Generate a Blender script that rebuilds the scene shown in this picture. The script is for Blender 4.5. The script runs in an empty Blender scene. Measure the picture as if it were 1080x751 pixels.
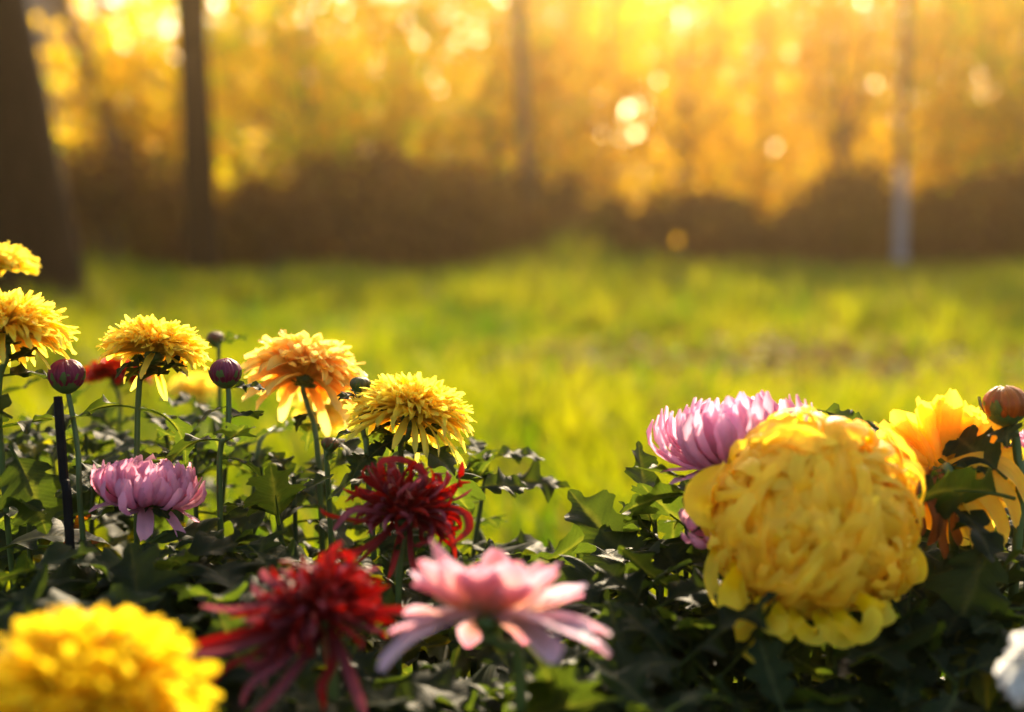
import bpy, math, random
import numpy as np
from mathutils import Vector, Matrix

R = math.radians
scene = bpy.context.scene
COL = scene.collection

# ------------------------------------------------------------------ camera
CAM_Z, PITCH, FPX = 0.70, 6.7, 1500.0
cam_data = bpy.data.cameras.new("camera")
cam = bpy.data.objects.new("camera", cam_data)
COL.objects.link(cam)
cam.location = (0, 0, CAM_Z)
cam.rotation_euler = (R(90 - PITCH), 0, 0)
cam_data.lens, cam_data.sensor_width = 50, 36
cam_data.clip_start, cam_data.clip_end = 0.02, 500
cam_data.dof.use_dof = True
cam_data.dof.focus_distance = 1.05
cam_data.dof.aperture_fstop = 2.8
scene.camera = cam

# ------------------------------------------------------------------ light
SUN_EL, SUN_AZ = 22.5, 9.5          # azimuth: degrees to the right of the view (+Y)
world = bpy.data.worlds.new("World")
scene.world = world
world.use_nodes = True
nt = world.node_tree
bg = nt.nodes["Background"]
sky = nt.nodes.new("ShaderNodeTexSky")
sky.sky_type = 'NISHITA'
sky.sun_disc = False
sky.sun_elevation = R(SUN_EL)
sky.sun_rotation = R(SUN_AZ)
sky.dust_density = 4.0
sky.ozone_density = 0.4
nt.links.new(sky.outputs[0], bg.inputs[0])
bg.inputs[1].default_value = 0.15
sl = bpy.data.lights.new("sun", 'SUN')
sl.energy, sl.angle, sl.color = 5.0, R(0.6), (1.0, 0.81, 0.54)
sun = bpy.data.objects.new("sun", sl)
COL.objects.link(sun)
sdir = Vector((math.sin(R(SUN_AZ)) * math.cos(R(SUN_EL)), math.cos(R(SUN_AZ)) * math.cos(R(SUN_EL)), math.sin(R(SUN_EL))))
sun.rotation_euler = sdir.to_track_quat('Z', 'Y').to_euler()
sun.location = sdir * 30
vs = scene.view_settings
vs.view_transform, vs.look, vs.gamma, vs.use_curve_mapping = 'Standard', 'None', 1.0, False
vs.exposure = 1.42
cy = scene.cycles
cy.use_denoising = True
cy.max_bounces, cy.diffuse_bounces, cy.transmission_bounces, cy.glossy_bounces = 10, 6, 8, 3
cy.volume_bounces = 0
cy.caustics_reflective = cy.caustics_refractive = False
cy.sample_clamp_indirect = 6.0

# ------------------------------------------------------------------ helpers
rng = np.random.default_rng(7)
random.seed(7)
CAMR = cam.rotation_euler.to_matrix()


def at(px, py, d):
    """The world point seen at a photograph pixel, d metres down the view axis."""
    return Vector((0, 0, CAM_Z)) + CAMR @ Vector(((px - 540) / FPX * d, (375.5 - py) / FPX * d, -d))


def ground(px, d):
    p = at(px, 375, d)
    return Vector((p.x, p.y, 0))


def U(a, b):
    return random.uniform(a, b)


def lerp(a, b, t):
    return a + (b - a) * t


def tag(o, label=None, cat=None, group=None, kind=None):
    if label: o['label'] = label
    if cat: o['category'] = cat
    if group: o['group'] = group
    if kind: o['kind'] = kind
    return o


def empty(name, loc):
    o = bpy.data.objects.new(name, None)
    o.empty_display_size = 0.05
    o.location = loc
    COL.objects.link(o)
    return o


def link(name, me, parent=None, loc=None, mat=None):
    o = bpy.data.objects.new(name, me)
    COL.objects.link(o)
    if mat and not me.materials:
        me.materials.append(mat)
    if parent: o.parent = parent
    if loc is not None: o.location = loc
    return o


class MB:
    """Collects grids and tubes into ONE mesh, with a pigment colour and a uv per vertex."""
    def __init__(s):
        s.v, s.f, s.c, s.uv, s.n = [], [], [], [], 0

    def grid(s, P, col, U=None, T=None, rnd=0.0):
        a, b = P.shape[:2]
        i = np.arange(a * b).reshape(a, b) + s.n
        q = np.stack([i[:-1, :-1], i[1:, :-1], i[1:, 1:], i[:-1, 1:]], -1).reshape(-1, 4)
        s.v.append(P.reshape(-1, 3)); s.f += q.tolist()
        c = np.empty((a * b, 4)); c[:, 3] = 1
        c[:, :3] = np.broadcast_to(col, (a, b, 3)).reshape(-1, 3)
        s.c.append(c)
        tt = np.broadcast_to(np.linspace(0, 1, a)[:, None], (a, b)) if T is None else np.broadcast_to(T, (a, b))
        uu = np.broadcast_to(np.linspace(0, 1, b)[None], (a, b)) if U is None else np.broadcast_to(U, (a, b))
        s.uv.append(np.stack([uu + rnd, tt], -1).reshape(-1, 2))
        s.n += a * b

    def tube(s, pts, radii, col, sides=7):
        pts = np.array([tuple(p) for p in pts], float)
        n = len(pts)
        radii = np.broadcast_to(radii, (n,))
        tan = np.gradient(pts, axis=0); tan /= np.linalg.norm(tan, axis=1)[:, None] + 1e-9
        ref = np.array([1.0, 0, 0]) if abs(tan[0, 0]) < .9 else np.array([0, 1.0, 0])
        P = np.zeros((n, sides + 1, 3))
        ang = np.linspace(0, 2 * np.pi, sides + 1)
        for k in range(n):
            x = ref - tan[k] * ref.dot(tan[k]); x /= np.linalg.norm(x); ref = x
            y = np.cross(tan[k], x)
            P[k] = pts[k] + radii[k] * (np.cos(ang)[:, None] * x + np.sin(ang)[:, None] * y)
        s.grid(P, np.array(col))
        c0 = s.n - n * (sides + 1)
        s.f.append(list(range(c0, c0 + sides))[::-1])
        s.f.append(list(range(s.n - sides - 1, s.n - 1)))

    def mesh(s, name, smooth=True):
        me = bpy.data.meshes.new(name)
        V = np.concatenate(s.v)
        me.from_pydata(V.tolist(), [], s.f)
        a = me.color_attributes.new("pc", 'FLOAT_COLOR', 'POINT')
        a.data.foreach_set("color", np.concatenate(s.c).astype(np.float32).ravel())
        uvl = me.uv_layers.new(name="UVMap")
        li = np.empty(len(me.loops), np.int32); me.loops.foreach_get("vertex_index", li)
        uvl.data.foreach_set("uv", np.concatenate(s.uv).astype(np.float32)[li].ravel())
        if smooth: me.polygons.foreach_set("use_smooth", np.ones(len(me.polygons), bool))
        me.update()
        return me


def tri_mesh(name, V, F, C):
    """Big meshes of triangles straight from arrays."""
    me = bpy.data.meshes.new(name)
    me.vertices.add(len(V)); me.vertices.foreach_set("co", V.astype(np.float32).ravel())
    me.loops.add(F.size); me.loops.foreach_set("vertex_index", F.astype(np.int32).ravel())
    me.polygons.add(len(F))
    me.polygons.foreach_set("loop_start", np.arange(0, F.size, 3, dtype=np.int32))
    me.update(calc_edges=True)
    a = me.color_attributes.new("pc", 'FLOAT_COLOR', 'POINT')
    c = np.ones((len(V), 4), np.float32); c[:, :3] = C
    a.data.foreach_set("color", c.ravel())
    me.validate()
    return me


def spline(pts, n=14):
    """Catmull-Rom through points."""
    P = np.array([tuple(p) for p in pts], float)
    P = np.vstack([2 * P[0] - P[1], P, 2 * P[-1] - P[-2]])
    out = []
    m = len(P) - 3
    for t in np.linspace(0, m, n):
        i = min(int(t), m - 1); u = t - i
        a, b, c, d = P[i:i + 4]
        out.append(.5 * ((2 * b) + (-a + c) * u + (2 * a - 5 * b + 4 * c - d) * u * u + (-a + 3 * b - 3 * c + d) * u ** 3))
    return np.array(out)


def frame(axis, spin=0.0):
    z = Vector(axis).normalized()
    x = Vector((1, 0, 0)) - z * z.x
    x.normalize()
    y = z.cross(x)
    m = Matrix((x, y, z)).transposed()
    return m @ Matrix.Rotation(spin, 3, 'Z')


# ------------------------------------------------------------------ materials
def new_mat(name):
    m = bpy.data.materials.new(name); m.use_nodes = True
    n = m.node_tree.nodes; n.clear()
    return m, n, m.node_tree.links.new


def sheet_mat(name, trans=0.4, rough=0.5, spec=0.3, boost=1.2, streak=0.5, streak_scale=(9, 1.2), noise=0.25, tint=(1, 1, 1), sat=1.05, obj_rand=0.0, coat=0.0, trans_tint=(1, 1, 1), veins=False):
    """A thin petal, leaf or blade: gloss and colour in front, light let through from behind."""
    m, n, L = new_mat(name)
    out = n.new("ShaderNodeOutputMaterial")
    at_ = n.new("ShaderNodeAttribute"); at_.attribute_name = "pc"
    tc = n.new("ShaderNodeTexCoord")
    nz = n.new("ShaderNodeTexNoise"); nz.inputs["Scale"].default_value = 90; nz.inputs["Detail"].default_value = 3
    L(tc.outputs["Object"], nz.inputs["Vector"])
    mr = n.new("ShaderNodeMapRange"); mr.inputs[3].default_value = 1 - noise; mr.inputs[4].default_value = 1 + noise
    L(nz.outputs[0], mr.inputs[0])
    hsv = n.new("ShaderNodeHueSaturation"); hsv.inputs["Saturation"].default_value = sat
    L(at_.outputs["Color"], hsv.inputs["Color"])
    if obj_rand:
        oi = n.new("ShaderNodeObjectInfo")
        mr2 = n.new("ShaderNodeMapRange"); mr2.inputs[3].default_value = 1 - obj_rand; mr2.inputs[4].default_value = 1 + obj_rand
        L(oi.outputs["Random"], mr2.inputs[0])
        mu = n.new("ShaderNodeMath"); mu.operation = 'MULTIPLY'
        L(mr.outputs[0], mu.inputs[0]); L(mr2.outputs[0], mu.inputs[1])
        L(mu.outputs[0], hsv.inputs["Value"])
    else:
        L(mr.outputs[0], hsv.inputs["Value"])
    pb = n.new("ShaderNodeBsdfPrincipled")
    pb.inputs["Roughness"].default_value = rough
    pb.inputs["Specular IOR Level"].default_value = spec
    pb.inputs["Coat Weight"].default_value = coat
    mp = n.new("ShaderNodeMapping"); mp.inputs["Scale"].default_value = (streak_scale[0], streak_scale[1], 1)
    L(tc.outputs["UV"], mp.inputs["Vector"])
    if veins:
        w = n.new("ShaderNodeTexWave"); w.wave_type = 'BANDS'; w.bands_direction = 'Y'
        w.inputs["Scale"].default_value = 1.0; w.inputs["Distortion"].default_value = 1.0
        L(mp.outputs[0], w.inputs["Vector"]); hsrc = w.outputs["Fac"]
    else:
        s2 = n.new("ShaderNodeTexNoise"); s2.inputs["Scale"].default_value = 1.0; s2.inputs["Detail"].default_value = 2
        L(mp.outputs[0], s2.inputs["Vector"]); hsrc = s2.outputs[0]
    bp = n.new("ShaderNodeBump"); bp.inputs["Strength"].default_value = streak; bp.inputs["Distance"].default_value = 0.0012
    L(hsrc, bp.inputs["Height"])
    L(bp.outputs[0], pb.inputs["Normal"])
    L(hsv.outputs[0], pb.inputs["Base Color"])
    tr = n.new("ShaderNodeBsdfTranslucent")
    L(bp.outputs[0], tr.inputs["Normal"])
    mt = n.new("ShaderNodeMix"); mt.data_type = 'RGBA'; mt.blend_type = 'MULTIPLY'; mt.inputs["Factor"].default_value = 1
    mt.inputs[7].default_value = (boost * trans_tint[0], boost * trans_tint[1], boost * trans_tint[2], 1)
    L(hsv.outputs[0], mt.inputs[6]); L(mt.outputs[2], tr.inputs["Color"])
    mx = n.new("ShaderNodeMixShader"); mx.inputs[0].default_value = trans
    L(pb.outputs[0], mx.inputs[1]); L(tr.outputs[0], mx.inputs[2])
    L(mx.outputs[0], out.inputs["Surface"])
    return m


def solid_mat(name, c1, c2, scale=20, rough=0.8, bump=0.4, dist=0.01, stretch=(1, 1, 1), spec=0.2):
    m, n, L = new_mat(name)
    out = n.new("ShaderNodeOutputMaterial"); pb = n.new("ShaderNodeBsdfPrincipled")
    tc = n.new("ShaderNodeTexCoord"); mp = n.new("ShaderNodeMapping"); mp.inputs["Scale"].default_value = stretch
    nz = n.new("ShaderNodeTexNoise"); nz.inputs["Scale"].default_value = scale; nz.inputs["Detail"].default_value = 6
    L(tc.outputs["Object"], mp.inputs[0]); L(mp.outputs[0], nz.inputs["Vector"])
    cr = n.new("ShaderNodeValToRGB")
    cr.color_ramp.elements[0].position, cr.color_ramp.elements[1].position = .35, .68
    cr.color_ramp.elements[0].color, cr.color_ramp.elements[1].color = (*c1, 1), (*c2, 1)
    L(nz.outputs[0], cr.inputs[0]); L(cr.outputs[0], pb.inputs["Base Color"])
    bp = n.new("ShaderNodeBump"); bp.inputs["Strength"].default_value = bump; bp.inputs["Distance"].default_value = dist
    L(nz.outputs[0], bp.inputs["Height"]); L(bp.outputs[0], pb.inputs["Normal"])
    pb.inputs["Roughness"].default_value = rough; pb.inputs["Specular IOR Level"].default_value = spec
    L(pb.outputs[0], out.inputs["Surface"])
    return m


M = {}
M['petal'] = sheet_mat("petal", trans=0.58, boost=1.25, rough=0.5, spec=0.35, streak=0.5)
M['red_petal'] = sheet_mat("red_petal", trans=0.25, boost=1.7, rough=0.48, spec=0.35, streak=0.8)
M['leaf'] = sheet_mat("chrysanthemum_leaf", trans=0.42, boost=4.6, rough=0.58, spec=0.09, streak=0.14, streak_scale=(0.6, 7.0), veins=True, obj_rand=0.35, trans_tint=(1.35, 1.25, .25))
M['stem'] = sheet_mat("stem", trans=0.06, rough=0.5, spec=0.4, streak=0.4)
M['grass'] = sheet_mat("grass", trans=0.5, boost=1.9, rough=0.5, spec=0.3, streak=0.0, noise=.1)
M['gold_leaf'] = sheet_mat("golden_leaf", trans=0.75, boost=1.6, rough=0.5, spec=0.3, streak=0.0, noise=.15)
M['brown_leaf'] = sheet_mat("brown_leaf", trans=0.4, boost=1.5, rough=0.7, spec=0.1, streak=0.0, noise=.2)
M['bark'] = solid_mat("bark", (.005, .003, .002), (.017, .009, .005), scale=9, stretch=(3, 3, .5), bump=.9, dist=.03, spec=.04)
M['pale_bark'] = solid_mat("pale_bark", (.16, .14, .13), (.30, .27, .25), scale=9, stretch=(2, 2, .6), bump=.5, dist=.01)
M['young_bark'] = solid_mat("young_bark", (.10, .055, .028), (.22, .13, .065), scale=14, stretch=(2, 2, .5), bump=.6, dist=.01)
M['limewash'] = solid_mat("limewash", (.24, .24, .25), (.40, .39, .40), scale=20, bump=.4, dist=.005)
M['soil'] = solid_mat("soil", (.012, .008, .005), (.05, .032, .018), scale=45, bump=1.0, dist=.02, rough=.95)
M['turf'] = solid_mat("turf", (.022, .017, .006), (.060, .045, .012), scale=6, bump=.6, dist=.02, rough=1.0, spec=.01)
M['stake'] = solid_mat("stake", (.004, .004, .004), (.010, .009, .008), scale=60, bump=.15, dist=.001, rough=.75, spec=.1)

# ------------------------------------------------------------------ setting
def sheet(name, x0, x1, y0, y1, z, mat, n=60, amp=0.0):
    xs, ys = np.linspace(x0, x1, n), np.linspace(y0, y1, n)
    X, Y = np.meshgrid(xs, ys, indexing='ij')
    Z = z + amp * (np.sin(X * 7.1) * np.cos(Y * 6.3) + .5 * np.sin(X * 15 + Y * 11))
    b = MB(); b.grid(np.stack([X, Y, Z], -1), np.array((1., 1, 1)))
    me = b.mesh(name); me.flip_normals()
    return tag(link(name, me, mat=mat), kind='structure')


sheet("ground", -59, 59, -19, 119, 0, M['turf'])
sheet("soil", -1.6, 1.7, 0.1, 1.75, 0.03, M['soil'], n=90, amp=0.008)


def blades(name, nc, per, dmin, dmax):
    """Lawn grass as one mesh, grown in uneven tufts."""
    u = rng.random(nc)
    cy_ = dmin * (dmax / dmin) ** (u ** 0.75)
    cx_ = (rng.random(nc) - .5) * 2 * (0.36 * cy_ * 1.25 + .5)
    pn = (np.sin(cx_ * 1.9 + 1.3 * np.sin(cy_ * .8)) + np.sin(cy_ * 1.4 + cx_ * .7 + 2) + .7 * np.sin(cx_ * 4.3 - cy_ * 2.7)) / 2.7
    worn = np.clip(np.exp(-(((cx_ - 1.35) / .7) ** 2 + ((cy_ - 5.5) / 1.3) ** 2)) * (1 + .5 * np.sin(cx_ * 9) * np.sin(cy_ * 6)) + .7 * np.exp(-(((cx_ - .25) / .4) ** 2 + ((cy_ - 5.7) / .9) ** 2)), 0, 1)
    ch = (.035 + .055 * rng.random(nc) ** 1.6 + .10 * (rng.random(nc) < .10)) * (1 + .45 * pn) * np.clip(1 - .75 * worn, .15, 1)
    ck = np.clip(.45 + .28 * pn + .34 * rng.standard_normal(nc), 0, 1)
    ca = rng.random(nc) * 2 * np.pi; cl = rng.random(nc) * .5
    cr_ = (.02 + .012 * cy_ ** .6) * (.6 + .8 * rng.random(nc))
    ch *= 1 + np.clip((cy_ - 9) / 3, 0, 1) * (.55 * np.sin(cx_ * 1.3 + 1) + .35 * np.sin(cx_ * 3.1))
    ch[cy_ > 12.6 + .8 * np.sin(cx_ * 1.15) + .5 * np.sin(cx_ * 2.9 + 1)] *= .25
    n = nc * per; g = np.repeat(np.arange(nc), per)
    x = cx_[g] + rng.standard_normal(n) * cr_[g]; y = cy_[g] + rng.standard_normal(n) * cr_[g]
    keep = rng.random(n) > worn[g] * .97
    x, y, g = x[keep], y[keep], g[keep]; n = len(x)
    h = ch[g] * (.5 + .8 * rng.random(n))
    w = (.0022 + .0009 * y ** .75) * (.7 + .6 * rng.random(n))
    a = rng.random(n) * 2 * np.pi; b = rng.random(n) * 2 * np.pi
    sx, sy = np.cos(a) * w, np.sin(a) * w
    ln = h * (.1 + .55 * rng.random(n))
    lx, ly = np.cos(b) * ln + np.cos(ca[g]) * cl[g] * h, np.sin(b) * ln + np.sin(ca[g]) * cl[g] * h
    V = np.zeros((n, 5, 3))
    V[:, 0] = np.stack([x - sx, y - sy, 0 * x], -1); V[:, 1] = np.stack([x + sx, y + sy, 0 * x], -1)
    V[:, 2] = np.stack([x - sx * .8 + lx * .3, y - sy * .8 + ly * .3, h * .6], -1)
    V[:, 3] = np.stack([x + sx * .8 + lx * .3, y + sy * .8 + ly * .3, h * .6], -1)
    V[:, 4] = np.stack([x + lx, y + ly, h], -1)
    i = np.arange(n)[:, None, None] * 5
    F = (np.array([[0, 1, 3], [0, 3, 2], [2, 3, 4]])[None] + i).reshape(-1, 3)
    k = np.clip(ck[g] + .15 * rng.standard_normal(n), 0, 1)[:, None]
    c = lerp(np.array([.042, .095, .005]), np.array([.27, .26, .008]), k)
    dry = rng.random(n) < .05 + .3 * worn[g]
    c[dry] = np.array([.13, .078, .022])
    me = tri_mesh(name, V.reshape(-1, 3), F, np.repeat(c, 5, 0))
    return tag(link(name, me, mat=M['grass']), "sunlit yellow green lawn grass behind the flower bed", "grass", kind='stuff')


blades("lawn_grass", 13500, 22, 1.75, 14.5)


def leaf_cloud(centers, radii, n, size, c1, c2, flat=1.0, third=None):
    """Small folded leaves spread through clumps."""
    k = rng.choice(len(centers), n, p=np.array([r ** 2 for r in radii]) / sum(r ** 2 for r in radii))
    C = np.array(centers)[k]; rr = np.array(radii)[k]
    d = rng.standard_normal((n, 3)); d /= np.linalg.norm(d, axis=1)[:, None]
    P = C + d * (rr * rng.random(n) ** .45)[:, None] * np.array([1, 1, flat])
    u = rng.standard_normal((n, 3)); u /= np.linalg.norm(u, axis=1)[:, None]
    w = np.cross(u, rng.standard_normal((n, 3))); w /= np.linalg.norm(w, axis=1)[:, None]
    nn = np.cross(u, w)
    s = (size * (.6 + .8 * rng.random(n)))[:, None]
    V = np.stack([P - u * s, P + w * s * .5 + nn * s * .15, P + u * s, P - w * s * .5 + nn * s * .15], 1)
    F = (np.array([[0, 1, 2], [0, 2, 3]])[None] + np.arange(n)[:, None, None] * 4).reshape(-1, 3)
    clump = rng.random(len(centers))[k]
    t = np.clip(clump * .6 + rng.random(n) * .5, 0, 1)[:, None]
    c = lerp(np.array(c1), np.array(c2), t)
    if third is not None:
        q = rng.random(n) < .15 + .35 * (clump > .7); c[q] = third
    return V.reshape(-1, 3), F, np.repeat(c, 4, 0)


def litter(n):
    """Fallen leaves lying on the lawn, thicker on the worn patches and along the far bank."""
    y = 2.2 * (13.5 / 2.2) ** (rng.random(n) ** .7); x = (rng.random(n) - .5) * 2 * (.36 * y * 1.2 + .4)
    k = n // 3; x[:k] = 1.3 + rng.standard_normal(k) * .6; y[:k] = 5.5 + rng.standard_normal(k) * .5
    k2 = n // 8; x[k:k + k2] = .2 + rng.standard_normal(k2) * .35; y[k:k + k2] = 5.6 + rng.standard_normal(k2) * .35
    V, F, C = leaf_cloud([(0, 0, 0)], [.001], n, .028, (.08, .034, .012), (.24, .13, .03), third=(.05, .024, .012))
    V = V.reshape(n, 4, 3); V[..., 2] *= .35
    V += np.stack([x, y, .02 + .05 * rng.random(n)], -1)[:, None]
    return V.reshape(-1, 3), F, C


tag(link("fallen_leaves", tri_mesh("fallen_leaves", *litter(1700)), mat=M['brown_leaf']), "fallen autumn leaves scattered over the lawn", "leaves", kind='stuff')


def trunk_mesh(name, pts, radii, limbs, sides=12, wob=0.06):
    b = MB()
    P = spline(pts, 22)
    rad = np.interp(np.linspace(0, 1, 22), np.linspace(0, 1, len(radii)), radii)
    b.tube(P, rad * (1 + wob * rng.standard_normal(22)), (1, 1, 1), sides)
    for pl, ra, rb in limbs:
        Q = spline(pl, 8); b.tube(Q, np.linspace(ra, rb, 8), (1, 1, 1), 6)
    return b.mesh(name)


def tree(name, label, base, top, r0, r1, bark, crown=None, lean_mid=None, group=None, leaves=1600, lsize=.09, cols=None, cat="tree", flo=.62):
    """Trunk from base to top, limbs, and a crown of leaf clumps round the top."""
    root = tag(empty(name, base), label, cat, group)
    base = Vector(base); t = Vector(top) - base
    mid = t * .5 + (Vector(lean_mid) if lean_mid else Vector((0, 0, 0)))
    limbs, cen, rad = [], [], []
    ch, cr = crown
    for k in range(9):
        a = k * 2.4 + random.random(); f = flo + (1 - flo) * k / 8
        s = t * f
        e = s + Vector((math.cos(a), math.sin(a), .5)) * cr * random.uniform(.5, 1)
        limbs.append(([s, (s + e) / 2 + Vector((0, 0, .12 * cr)), e], r1 * .8, r1 * .2))
        cen.append(tuple(e)); rad.append(ch * random.uniform(.28, .5))
    cen.append(tuple(t + Vector((0, 0, .2 * ch)))); rad.append(ch * .5)
    link("trunk", trunk_mesh("trunk", [(0, 0, -.05), t * .06, mid, t], [r0 * 1.35, r0, (r0 + r1) / 2, r1], limbs), root, mat=bark)
    c1, c2, c3 = cols or ((.22, .14, .01), (.42, .22, .015), (.16, .17, .015))
    link("crown", tri_mesh("crown", *leaf_cloud(cen, rad, leaves, lsize, c1, c2, third=c3)), root, mat=M['gold_leaf'])
    return root


# trees one can tell apart
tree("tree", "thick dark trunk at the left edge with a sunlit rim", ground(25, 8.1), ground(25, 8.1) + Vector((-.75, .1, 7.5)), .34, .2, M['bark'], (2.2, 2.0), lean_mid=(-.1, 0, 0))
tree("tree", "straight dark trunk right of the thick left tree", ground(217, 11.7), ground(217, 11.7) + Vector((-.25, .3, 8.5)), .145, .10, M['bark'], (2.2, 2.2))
tree("tree", "thin leaning grey trunk between the two dark trunks", ground(168, 17), ground(168, 17) + Vector((-2.0, .4, 5.4)), .11, .07, M['young_bark'], (1.4, 1.4))
tree("tree", "slim upright grey trunk just left of the leaning one", ground(133, 18), ground(133, 18) + Vector((-.45, .2, 6)), .11, .07, M['pale_bark'], (1.4, 1.4))
tree("tree", "broad pale trunk farthest back beside the thick dark trunk", ground(62, 21), ground(62, 21) + Vector((-.2, .4, 7)), .27, .2, M['pale_bark'], (1.6, 1.6))
tree("tree", "slim brown trunk in the middle of the bright foliage", ground(562, 13.8), ground(562, 13.8) + Vector((-.6, .2, 9.8)), .06, .045, M['young_bark'], (1.4, 1.0), flo=.82)
lw = tree("tree", "slim trunk at the right with a pale limewashed foot", ground(946, 13.9), ground(946, 13.9) + Vector((-.02, .2, 9.8)), .046, .038, M['young_bark'], (1.4, 1.0), flo=.82)
b = MB()
pz = np.linspace(0.0, .98, 8)
b.tube([(-.0035 * z * .5, .03 * z, z) for z in pz], .064 - .011 * pz + .003 * np.sin(pz * 31), (1, 1, 1), 14)
link("limewash_band", b.mesh("limewash_band"), lw, mat=M['limewash'])

tree("tree", "added tall far tree behind the slim brown trunk that shades the left of the lawn", (.25, 26, 0), (.4, 26.2, 6.6), .11, .07, M['young_bark'], (2.2, 2.0), flo=.78, leaves=3400, lsize=.13)  # extra tree, added so its high crown shades the left of the lawn
tree("tree", "added tall far tree behind the golden trees that shades the right of the lawn", (6.4, 25.5, 0), (6.2, 25.7, 6.8), .11, .07, M['young_bark'], (2.2, 1.8), flo=.78, leaves=3400, lsize=.13)  # second added tree, its crown above the frame shades the lawn's right side

# brown bushes along the far side of the lawn
BUSH = ["brown bush between the two dark trunks at the left", "low dark bush at the foot of the straight dark trunk", "dense dark brown bush right of the straight dark trunk",
        "dark brown bush left of the middle of the far bank", "broad brown bush left of the slim middle trunk", "rust brown bush at the foot of the slim middle trunk",
        "rust brown bush just right of the slim middle trunk", "warm brown bush under the brightest glow", "warm brown bush right of the brightest glow",
        "tall dark brown bush left of the limewashed trunk", "brown bush at the foot of the limewashed trunk", "dull brown bush right of the limewashed trunk", "brown bush at the right end of the far bank"]
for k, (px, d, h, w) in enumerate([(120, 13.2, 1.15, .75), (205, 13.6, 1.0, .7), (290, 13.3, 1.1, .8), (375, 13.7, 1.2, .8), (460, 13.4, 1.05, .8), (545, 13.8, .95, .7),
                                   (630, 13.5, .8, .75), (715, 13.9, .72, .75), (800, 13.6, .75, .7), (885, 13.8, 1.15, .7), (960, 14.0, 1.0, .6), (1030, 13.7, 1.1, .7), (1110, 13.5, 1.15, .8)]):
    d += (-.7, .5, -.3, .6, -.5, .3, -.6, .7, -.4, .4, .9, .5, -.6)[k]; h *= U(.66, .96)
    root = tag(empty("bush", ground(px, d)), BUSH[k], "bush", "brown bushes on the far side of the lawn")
    b = MB()
    cen, rad = [], []
    for q in range(11):
        a = q * 2.4; e = Vector((math.cos(a) * w * random.uniform(.2, .8), math.sin(a) * .45 * random.uniform(.2, .9), h * random.uniform(.35, .9)))
        b.tube(spline([(e.x * .1, e.y * .1, -.02), tuple(e * .55 + Vector((0, 0, .05))), tuple(e)], 6), np.linspace(.016, .005, 6), (.035, .022, .012), 5)
        cen.append(tuple(e)); rad.append(random.uniform(.22, .36) * h)
    for q in range(7):
        cen.append((random.uniform(-w, w) * .8, random.uniform(-.3, .3), random.uniform(.1, .4) * h)); rad.append(.33 * h)
    link("stem", b.mesh("stem"), root, mat=M['stem'])
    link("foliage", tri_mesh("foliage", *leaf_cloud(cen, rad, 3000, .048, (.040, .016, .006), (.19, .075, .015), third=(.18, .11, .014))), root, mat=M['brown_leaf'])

# small golden trees behind the bushes
GOLD = [(150, 17.5, 2.6, 1.2), (330, 16.0, 3.4, 1.5), (430, 18.5, 3.8, 1.7), (520, 16.8, 2.5, 1.4), (640, 17.6, 3.9, 1.7), (720, 16.2, 3.3, 1.5), (800, 18.6, 4.2, 1.8),
        (880, 16.5, 3.3, 1.5), (990, 17.8, 3.6, 1.7), (1070, 16.2, 3.2, 1.5), (255, 19.5, 3.2, 1.6), (600, 21.5, 4.6, 2.0), (760, 22.5, 4.8, 2.1), (930, 22, 4.8, 2.1), (380, 22, 4.6, 2.0), (1120, 19, 4.2, 1.8)]
GL = ["low golden bushy tree between the leaning grey trunk and straight dark trunk", "golden small tree right of the straight dark trunk", "golden small tree left of the middle with greener top",
      "low yellow tree just left of the slim middle trunk", "golden tree just right of the slim middle trunk", "yellow tree in the brightest part of the glow", "tall golden tree behind the brightest glow",
      "yellow tree just left of the limewashed trunk", "golden tree just right of the limewashed trunk", "yellow tree at the right edge with dark twigs", "golden tree behind the straight dark trunk",
      "distant golden tree behind the slim middle trunk", "distant golden tree behind the bright glow", "distant golden tree behind the limewashed trunk", "distant golden tree left of the middle", "distant golden tree beyond the right edge"]
for k, (px, d, h, w) in enumerate(GOLD):
    base = ground(px, d)
    root = tag(empty("golden_tree", base), GL[k], "tree", "golden trees beyond the brown bushes")
    cen, rad, limbs = [], [], []
    for q in range(20):
        a = q * 2.4 + random.random()
        e = Vector((math.cos(a) * w * random.uniform(.1, .95), math.sin(a) * w * .7 * random.uniform(.1, .95), h * random.uniform(.15, .95)))
        limbs.append(([(0, 0, e.z * .45), tuple(e * .6 + Vector((0, 0, .1))), tuple(e)], .025, .006))
        cen.append(tuple(e)); rad.append(random.uniform(.16, .30) * min(h, 3.4))
    link("trunk", trunk_mesh("trunk", [(0, 0, -.05), (.03, 0, h * .3), (-.04, .02, h * .6), (.05, 0, h * .85)], [.07, .05, .035, .015], limbs, sides=7), root, mat=M['young_bark'])
    warm = k in (4, 5, 6, 7, 12, 13)
    c1, c2, c3 = ((.50, .30, .015), (.72, .46, .04), (.62, .48, .03)) if warm else ((.40, .27, .014), (.76, .50, .035), (.38, .42, .022))
    link("crown", tri_mesh("crown", *leaf_cloud(cen, rad, 2000 if warm else 1500, .075 if warm else .10, c1, c2, third=c3)), root, mat=M['gold_leaf'])

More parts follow.
